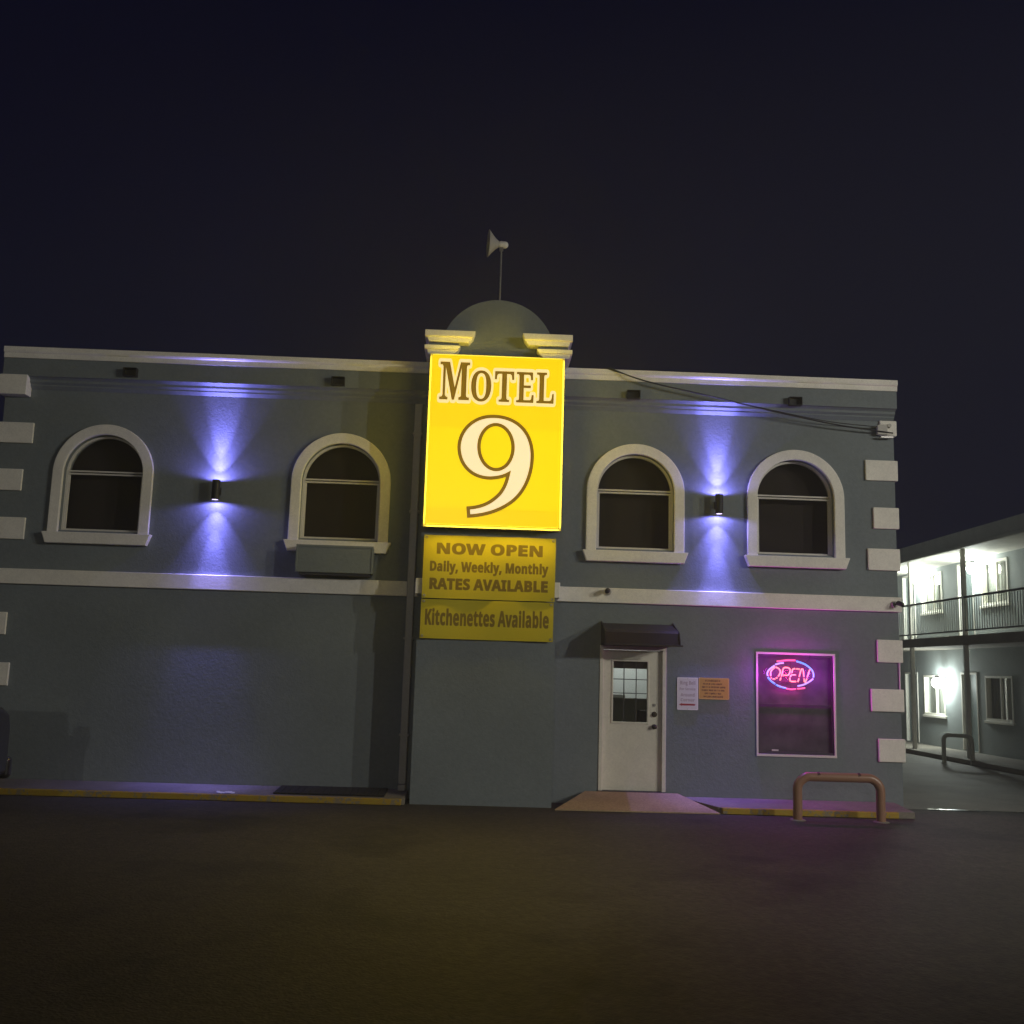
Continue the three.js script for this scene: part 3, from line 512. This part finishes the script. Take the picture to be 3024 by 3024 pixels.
// ------------------------------------------------------------------ the other wing across the driveway
const wing = thing('motel_wing', 'two storey grey wing with covered walkway and railing across the driveway', 'building', [13.3, 0, 0]);
const WZ0 = -26, WZ1 = 3;
{
  const wwall = std({ color: lin(0.36, 0.4, 0.4), map: stuccoTone, bumpMap: stuccoBump, bumpScale: 0.006, roughness: 0.85 });
  const openings = [];
  for (let k = 0; k < 7; k++) { const z = -24 + k * 3.75; for (const y of [0.14, 3.12]) { openings.push(['door', z, z + 0.92, y, y + 2.08]); openings.push(['win', z + 1.35, z + 2.75, y + 0.85, y + 2.0]); } }
  const s = poly([[WZ0, 0], [WZ1, 0], [WZ1, 5.27], [WZ0, 5.27]]);
  for (const [, a, b, c, d] of openings) { const h = new THREE.Path(); h.moveTo(a, c); h.lineTo(a, d); h.lineTo(b, d); h.lineTo(b, c); h.closePath(); s.holes.push(h); }
  const turned = (g) => { g.rotateY(-Math.PI / 2); return g; }; // shape x -> world z, outward normal -> -x
  const wall = extrude(s, 0.22, 0); const wg = turned(wall); wg.translate(0.22, 0, 0); mesh('wall', wg, wwall, wing);
  mesh('body', between(0.42, 7, 0, 5.2, WZ0 + 0.21, WZ1 - 0.23), wwall, wing);
  mesh('end_wall', join(between(0.222, 7.2, 0, 5.27, WZ1 - 0.22, WZ1 + 0.02), between(0.222, 7.2, 0, 5.27, WZ0 - 0.02, WZ0 + 0.2)), wwall, wing);
  mesh('walkway', between(-1.32, -0.003, 2.86, 3.1, WZ0, WZ1, 0.01), M.concrete, wing);
  const rf = mesh('roof', between(-1.5, 7.3, 5.28, 5.52, WZ0 - 0.2, WZ1 + 0.2), M.concrete, wing);
  mesh('fascia', between(-1.56, -1.505, 5.2, 5.62, WZ0 - 0.25, WZ1 + 0.25, 0.008), M.trim, rf);
  mesh('gutter', between(-1.66, -1.562, 5.18, 5.27, WZ0 - 0.25, WZ1 + 0.25, 0.02), M.trim, rf);
  mesh('soffit', between(-1.49, -0.004, 5.255, 5.277, WZ0, WZ1), M.trim, rf);
  const doorM = [lin(0.24, 0.3, 0.3), lin(0.4, 0.42, 0.4)].map((c) => std({ color: c, roughness: 0.6 }));
  openings.forEach(([k, a, b, c, d], i) => {
    if (k === 'door') { const o = sub('door', wing); mesh('leaf', between(0.08, 0.13, c + 0.01, d - 0.05, a + 0.05, b - 0.05), doorM[i % 2], o); mesh('frame', join(between(-0.02, 0.15, c, d, a, a + 0.05), between(-0.02, 0.15, c, d, b - 0.05, b), between(-0.02, 0.15, d - 0.05, d, a + 0.051, b - 0.051)), M.trim, o); const kn = new THREE.SphereGeometry(0.035, 12, 8); kn.translate(0.05, c + 0.95, b - 0.14); mesh('knob', kn, M.steel, o); }
    else {
      const o = sub('window', wing); mesh('frame', join(between(-0.02, 0.12, c, c + 0.06, a, b), between(-0.02, 0.12, d - 0.06, d, a, b), between(-0.02, 0.12, c + 0.061, d - 0.061, a, a + 0.06), between(-0.02, 0.12, c + 0.061, d - 0.061, b - 0.06, b), between(0.04, 0.1, c + 0.061, d - 0.061, (a + b) / 2 - 0.025, (a + b) / 2 + 0.025)), M.trim, o);
      mesh('glass', new THREE.PlaneGeometry(b - a - 0.1, d - c - 0.1).rotateY(-Math.PI / 2).translate(0.074, (c + d) / 2, (a + b) / 2), M.glass, o);
      mesh('curtain', (() => { const g = new THREE.PlaneGeometry(b - a, d - c, 60, 1); const p = g.attributes.position; for (let q = 0; q < p.count; q++) p.setZ(q, 0.02 * Math.sin(p.getX(q) * 40 + i)); g.rotateY(-Math.PI / 2); g.translate(0.19, (c + d) / 2, (a + b) / 2); g.computeVertexNormals(); return g; })(), std({ color: lin(0.3, 0.3, 0.27), roughness: 0.95, side: THREE.DoubleSide }), o);
      mesh('sill', between(-0.05, 0.1, c - 0.07, c - 0.002, a - 0.06, b + 0.06, 0.008), M.trim, o);
    }
  });
  for (let z = WZ0 + 0.25; z < WZ1; z += 3.18) { mesh('post', between(-1.3, -1.2, 3.102, 5.25, z, z + 0.1, 0.008), M.trim, wing); mesh('post', between(-1.3, -1.2, 0.12, 2.858, z, z + 0.1, 0.008), M.trim, wing); }
  const rail = sub('railing', wing);
  mesh('top_rail', between(-1.29, -1.23, 4.02, 4.07, WZ0, WZ1, 0.01), M.dark, rail); mesh('bottom_rail', between(-1.28, -1.24, 3.2, 3.235, WZ0, WZ1), M.dark, rail);
  const bl = []; for (let z = WZ0 + 0.06; z < WZ1; z += 0.12) bl.push(new THREE.BoxGeometry(0.016, 0.785, 0.016).translate(-1.26, 3.627, z).toNonIndexed());
  const b = mesh('balusters', mergeGeometries(bl), std({ color: lin(0.3, 0.32, 0.31), roughness: 0.6 }), rail); b.userData.kind = 'stuff';
}
{ // paler concrete of the driveway between the two buildings
  const g = new THREE.PlaneGeometry(5.25, 26); g.rotateX(-Math.PI / 2); g.translate(9.09, 0.0045, -13.36);
  structure('driveway', boxUV(g), std({ color: lin(0.36, 0.335, 0.3), map: concreteTone, bumpMap: asphaltBump, bumpScale: 0.006, roughness: 0.75 }), 'paler concrete driveway between the motel and its other wing');
}
{ const o = structure('wing_sidewalk', between(11.75, 13.297, 0.004, 0.118, WZ0, WZ1 + 0.5, 0.015), M.concrete, 'pale concrete walk at the foot of the other wing'); o.userData.category = 'sidewalk'; }
function wallPack(y, z, label) {
  const t = thing('wing_wall_lamp', label, 'wall lamp', [13.297, y, z], 'bright white lamps on the other wing');
  mesh('back_plate', between(-0.03, 0, -0.09, 0.09, -0.08, 0.08, 0.008), M.dark, t);
  mesh('arm', between(-0.22, -0.03, 0.07, 0.088, -0.02, 0.02), M.dark, t);
  mesh('hood', cyl(0.05, 0.1, 0.06, -0.22, 0.1, 0, 'y', 20), M.dark, t);
  const b = new THREE.SphereGeometry(0.16, 24, 16); b.translate(-0.22, -0.07, 0);
  mesh('lamp_globe', b, std({ color: 0xffffff, emissive: lin(1, 0.98, 0.9), emissiveIntensity: 30 }), t);
  const l = new THREE.PointLight(lin(0.86, 1, 0.95), 11, 0, 2); l.position.set(-0.22, -0.07, 0); l.castShadow = true; l.shadow.radius = 7; t.add(l);
}
wallPack(5.06, -14.9, 'bright white lamp on the upper walkway of the wing, nearer the grey corner');
wallPack(5.03, -11.4, 'bright white lamp on the upper walkway of the wing, farther from the corner');
wallPack(2.0, -13.75, 'bright white lamp on the ground floor wall of the wing');
{ // pale hoop on the far side of the driveway
  const t = thing('hoop_barrier', 'pale bent pipe hoop standing by the other wing', 'barrier', [11.55, 0, -9.35]); t.rotation.y = -0.75;
  const p = new THREE.CurvePath(), V = (x, y) => new THREE.Vector3(x, y, 0), r = 0.16, w = 0.33, h = 0.68;
  p.add(new THREE.LineCurve3(V(-w, 0.004), V(-w, h - r))); p.add(new THREE.QuadraticBezierCurve3(V(-w, h - r), V(-w, h), V(-w + r, h))); p.add(new THREE.LineCurve3(V(-w + r, h), V(w - r, h))); p.add(new THREE.QuadraticBezierCurve3(V(w - r, h), V(w, h), V(w, h - r))); p.add(new THREE.LineCurve3(V(w, h - r), V(w, 0.004)));
  mesh('pipe', new THREE.TubeGeometry(p, 80, 0.05, 16), std({ color: lin(0.55, 0.53, 0.45), roughness: 0.4 }), t);
  for (const k of [-1, 1]) mesh('footing', cyl(0.08, 0.09, 0.012, k * w, 0.008, 0, 'y', 20), M.concrete, t);
}

// ------------------------------------------------------------------ parking lot lamps that light the front, behind the photographer
function lotLamp(x, h, z, aim, I, angle, towards, label) {
  const t = thing('parking_lot_lamp', label, 'street lamp', [x, 0, z], 'parking lot lamps facing the motel'); t.rotation.y = aim;
  mesh('base', cyl(0.2, 0.24, 0.7, 0, 0.354, 0, 'y', 20), M.concrete, t);
  mesh('pole', cyl(0.055, 0.09, h - 0.6, 0, 0.7 + (h - 0.6) / 2, 0, 'y', 16), M.steel, t);
  mesh('arm', tube([[0, h + 0.05, 0], [0, h + 0.22, 0.4], [0, h + 0.2, 1.0]], 0.035, 24, 10), M.steel, t);
  mesh('head', between(-0.16, 0.16, h + 0.12, h + 0.27, 0.9, 1.5, 0.04), M.dark, t);
  mesh('lamp_lens', between(-0.13, 0.13, h + 0.02, h + 0.115, 1.0, 1.42, 0.03), std({ color: 0xffffff, emissive: lin(1, 0.9, 0.72), emissiveIntensity: 12 }), t);
  const l = new THREE.SpotLight(lin(1, 0.955, 0.855), I, 0, angle, 0.35, 2); l.position.set(x + 1.2 * Math.sin(aim), h + 0.06, z + 1.2 * Math.cos(aim)); l.target.position.set(...towards); l.castShadow = true; l.shadow.radius = 6; scene.add(l, l.target); // flood head turned to the facade
}
lotLamp(-3, 7.0, 38, Math.PI, 215, 0.32, [-0.5, 2.5, 0], 'parking lot lamp across the lot facing the sign pillar');
lotLamp(16, 7.0, 16.6, Math.PI * 1.2, 270, 0.46, [1.5, 3.2, 0], 'parking lot lamp beyond the driveway beside another like it');
lotLamp(22, 7.5, 16.2, Math.PI * 1.25, 330, 0.38, [1, 3.2, 0], 'outer parking lot lamp beyond the driveway');

// ------------------------------------------------------------------ dark pickup whose nose reaches into the picture
{
  const t = thing('parked_truck', 'dark pickup truck parked nose to the blank wall', 'truck', [-6.40, 0, 0]);
  const paint = new THREE.MeshPhysicalMaterial({ color: lin(0.012, 0.012, 0.014), roughness: 0.3, clearcoat: 0.8, clearcoatRoughness: 0.1 });
  const side = (pts, w, x, m, name, bev = 0.05) => { const s = poly(pts); const g = new THREE.ExtrudeGeometry(s, { depth: w - 2 * bev, bevelEnabled: true, bevelThickness: bev, bevelSize: bev, bevelOffset: -bev, bevelSegments: 4 }); g.rotateY(-Math.PI / 2); g.translate(x + w / 2 - bev, 0, 0); g.computeVertexNormals(); return mesh(name, g, m, t); };
  // profile in (z, y): nose at z 2.95, tail at z 8.3
  side([[2.98, 0.5], [2.95, 0.75], [2.96, 1.05], [3.02, 1.22], [3.2, 1.3], [4.5, 1.4], [8.25, 1.38], [8.3, 0.55], [7.6, 0.5], [7.45, 0.78], [7.15, 0.93], [6.75, 0.93], [6.45, 0.78], [6.35, 0.45], [4.55, 0.42], [4.4, 0.78], [4.1, 0.93], [3.75, 0.93], [3.45, 0.78], [3.3, 0.48]], 1.9, 0, paint, 'body', 0.07);
  side([[4.45, 1.38], [5.1, 1.92], [6.2, 1.95], [6.45, 1.8], [6.5, 1.38]], 1.7, 0, paint, 'cab', 0.06);
  for (const k of [-1, 1]) {
    mesh('side_window', boxUV(new THREE.ExtrudeGeometry(poly([[4.75, 1.44], [5.2, 1.84], [6.15, 1.87], [6.3, 1.44]]), { depth: 0.01, bevelEnabled: false }).rotateY(-Math.PI / 2).translate(k * 0.857 + 0.005, 0, 0)), M.black, t);
    for (const z of [3.93, 6.95]) { const w = sub('wheel', t); w.position.set(k * 0.82, 0.385, z); const ty = new THREE.TorusGeometry(0.28, 0.105, 14, 32); ty.rotateY(Math.PI / 2); ty.scale(1.15, 1, 1); mesh('tyre', ty, M.rubber, w); mesh('rim', cyl(0.19, 0.19, 0.16, 0, 0, 0, 'x', 24), M.steel, w); }
    mesh('headlight', between(k * 0.72 - 0.17, k * 0.72 + 0.17, 0.9, 1.08, 2.945, 3.02, 0.03), M.steel, t);
    const mr = sub('mirror', t); mesh('shell', between(k * 1.02 - 0.1, k * 1.02 + 0.1, 1.42, 1.7, 4.75, 4.87, 0.04), paint, mr); mesh('stalk', between(Math.min(k * 0.84, k * 0.94), Math.max(k * 0.84, k * 0.94), 1.46, 1.5, 4.79, 4.83), M.black, mr);
  }
  mesh('windshield', (() => { const g = new THREE.BoxGeometry(1.45, 0.01, 0.78); g.rotateX(-0.693); g.translate(0, 1.655, 4.75); return g; })(), M.black, t);
  mesh('grille', between(-0.5, 0.5, 0.78, 1.1, 2.935, 2.96, 0.01), M.dark, t);
  mesh('bumper', between(-0.96, 0.96, 0.46, 0.72, 2.85, 3.0, 0.06), paint, t);
}

// ------------------------------------------------------------------ the photographer, behind the camera, whose shadow lies on the asphalt
{
  const t = thing('person', 'person in dark jacket and jeans standing with both arms raised, holding a phone', 'person', [0, 0, 15.443]);
  const cap = (p, [ax, ay, az, ra], [bx_, by, bz, rb]) => { const dx = bx_ - ax, dy = by - ay, dz = bz - az; let h = ((p[0] - ax) * dx + (p[1] - ay) * dy + (p[2] - az) * dz) / (dx * dx + dy * dy + dz * dz); h = Math.max(0, Math.min(1, h)); return Math.hypot(p[0] - ax - dx * h, p[1] - ay - dy * h, p[2] - az - dz * h) - (ra + (rb - ra) * h); };
  function field(bones, half, centre, res, k) { // smooth union of tapered capsules, meshed
    const mc = new MarchingCubes(res, M.dark, false, false, 120000), f = mc.field, p = [0, 0, 0]; mc.isolation = 0; const hs = res / 2;
    const at = (i, a) => centre[a] + (i - hs) / hs * half;
    for (let z = 0; z < res; z++) for (let y = 0; y < res; y++) for (let x = 0; x < res; x++) {
      p[0] = at(x, 0); p[1] = at(y, 1); p[2] = at(z, 2); let d = 9;
      for (const [a, b] of bones) { const e = cap(p, a, b); if (e - d > k) continue; if (d - e > k) { d = e; continue; } const h = 0.5 + 0.5 * (d - e) / k; d = e * h + d * (1 - h) - k * h * (1 - h); }
      f[x + y * res + z * res * res] = -d;
    }
    mc.update(); const n = mc.count, g = new THREE.BufferGeometry();
    const pos = mc.positionArray.slice(0, n * 3); for (let i = 0; i < n * 3; i++) pos[i] = pos[i] * half + centre[i % 3];
    g.setAttribute('position', new THREE.BufferAttribute(pos, 3)); g.setAttribute('normal', new THREE.BufferAttribute(mc.normalArray.slice(0, n * 3), 3)); return g;
  }
  const Z = 0.3, B = [];
  const add = (...p) => { for (let i = 0; i + 1 < p.length; i++) B.push([p[i], p[i + 1]]); };
  for (const k of [-1, 1]) {
    add([k * 0.1, 0.9, Z, 0.1], [k * 0.115, 0.48, Z + 0.0, 0.066], [k * 0.12, 0.1, Z + 0.03, 0.045], [k * 0.13, 0.05, Z - 0.02, 0.045], [k * 0.15, 0.04, Z - 0.16, 0.036]); // leg and shoe
    add([k * 0.09, 1.34, Z, 0.085], [k * 0.185, 1.36, Z, 0.07], [k * 0.36, 1.47, Z - 0.08, 0.05], [k * 0.095, 1.8, Z - 0.235, 0.033]); // arm up to the wrist
  }
  add([0, 0.93, Z, 0.135], [0, 1.08, Z, 0.125], [0, 1.28, Z, 0.145]); add([-0.07, 1.0, Z, 0.11], [-0.09, 1.27, Z, 0.115]); add([0.07, 1.0, Z, 0.11], [0.09, 1.27, Z, 0.115]);
  add([0, 1.36, Z, 0.062], [0, 1.46, Z - 0.015, 0.055], [0, 1.53, Z - 0.03, 0.085], [0, 1.575, Z - 0.02, 0.088]); add([0, 1.47, Z - 0.075, 0.045], [0, 1.5, Z - 0.09, 0.04]); add([0, 1.535, Z - 0.115, 0.014], [0, 1.515, Z - 0.13, 0.016]);
  for (const k of [-1, 1]) add([k * 0.085, 1.53, Z, 0.016], [k * 0.09, 1.55, Z + 0.01, 0.018]);
  const body = field(B, 0.98, [0, 0.93, Z], 120, 0.035);
  const hands = [-1, 1].map((k) => {
    const H = [], h = (...p) => { for (let i = 0; i + 1 < p.length; i++) H.push([p[i], p[i + 1]]); };
    h([k * 0.095, 1.8, 0.065, 0.03], [k * 0.075, 1.845, 0.055, 0.028], [k * 0.062, 1.88, 0.055, 0.026]); h([k * 0.075, 1.835, 0.05, 0.022], [k * 0.058, 1.9, 0.06, 0.02]);
    [[1.925, 0.9], [1.903, 1], [1.88, 0.95], [1.858, 0.78]].forEach(([y, l]) => h([k * 0.064, y - 0.012, 0.052, 0.0105], [k * 0.062, y, 0.03, 0.0095], [k * (0.062 - 0.03 * l), y + 0.004, 0.018, 0.0088], [k * (0.062 - 0.048 * l), y + 0.006, 0.02, 0.008]));
    h([k * 0.072, 1.85, 0.062, 0.014], [k * 0.048, 1.872, 0.066, 0.011], [k * 0.03, 1.893, 0.056, 0.009]);
    return field(H, 0.12, [k * 0.06, 1.87, 0.05], 72, 0.006);
  });
  const g = mergeGeometries([body, ...hands]), p = g.attributes.position, c = new Float32Array(p.count * 3);
  for (let i = 0; i < p.count; i++) { // clothes: jeans, jacket, dark shoes; skin on head and hands
    const y = p.getY(i), x = Math.abs(p.getX(i)), arm = y > 1.4 && x > 0.11 || y > 1.66, col = y < 0.09 ? [0.02, 0.02, 0.02] : y < 0.95 ? [0.04, 0.055, 0.09] : (arm ? y < 1.79 : y < 1.42) ? [0.03, 0.03, 0.033] : !arm && (y > 1.585 || p.getZ(i) > Z + 0.03) ? [0.02, 0.014, 0.01] : [0.36, 0.22, 0.16];
    c.set(col, i * 3);
  }
  g.setAttribute('color', new THREE.BufferAttribute(c, 3));
  mesh('body', g, std({ vertexColors: true, roughness: 0.85 }), t);
  const ph = thing('phone', 'black phone held up in both hands by the person', 'phone', [0, 1.895, 15.443]);
  mesh('case', between(-0.04, 0.04, -0.08, 0.08, 0.03, 0.039, 0.004), M.black, ph); mesh('screen', between(-0.036, 0.036, -0.075, 0.075, 0.0392, 0.0402), std({ color: lin(0.02, 0.02, 0.025), roughness: 0.1 }), ph);
  mesh('lens', cyl(0.008, 0.008, 0.002, 0.02, 0.06, 0.029, 'z', 16), M.glass, ph);
}

renderer.render(scene, camera);
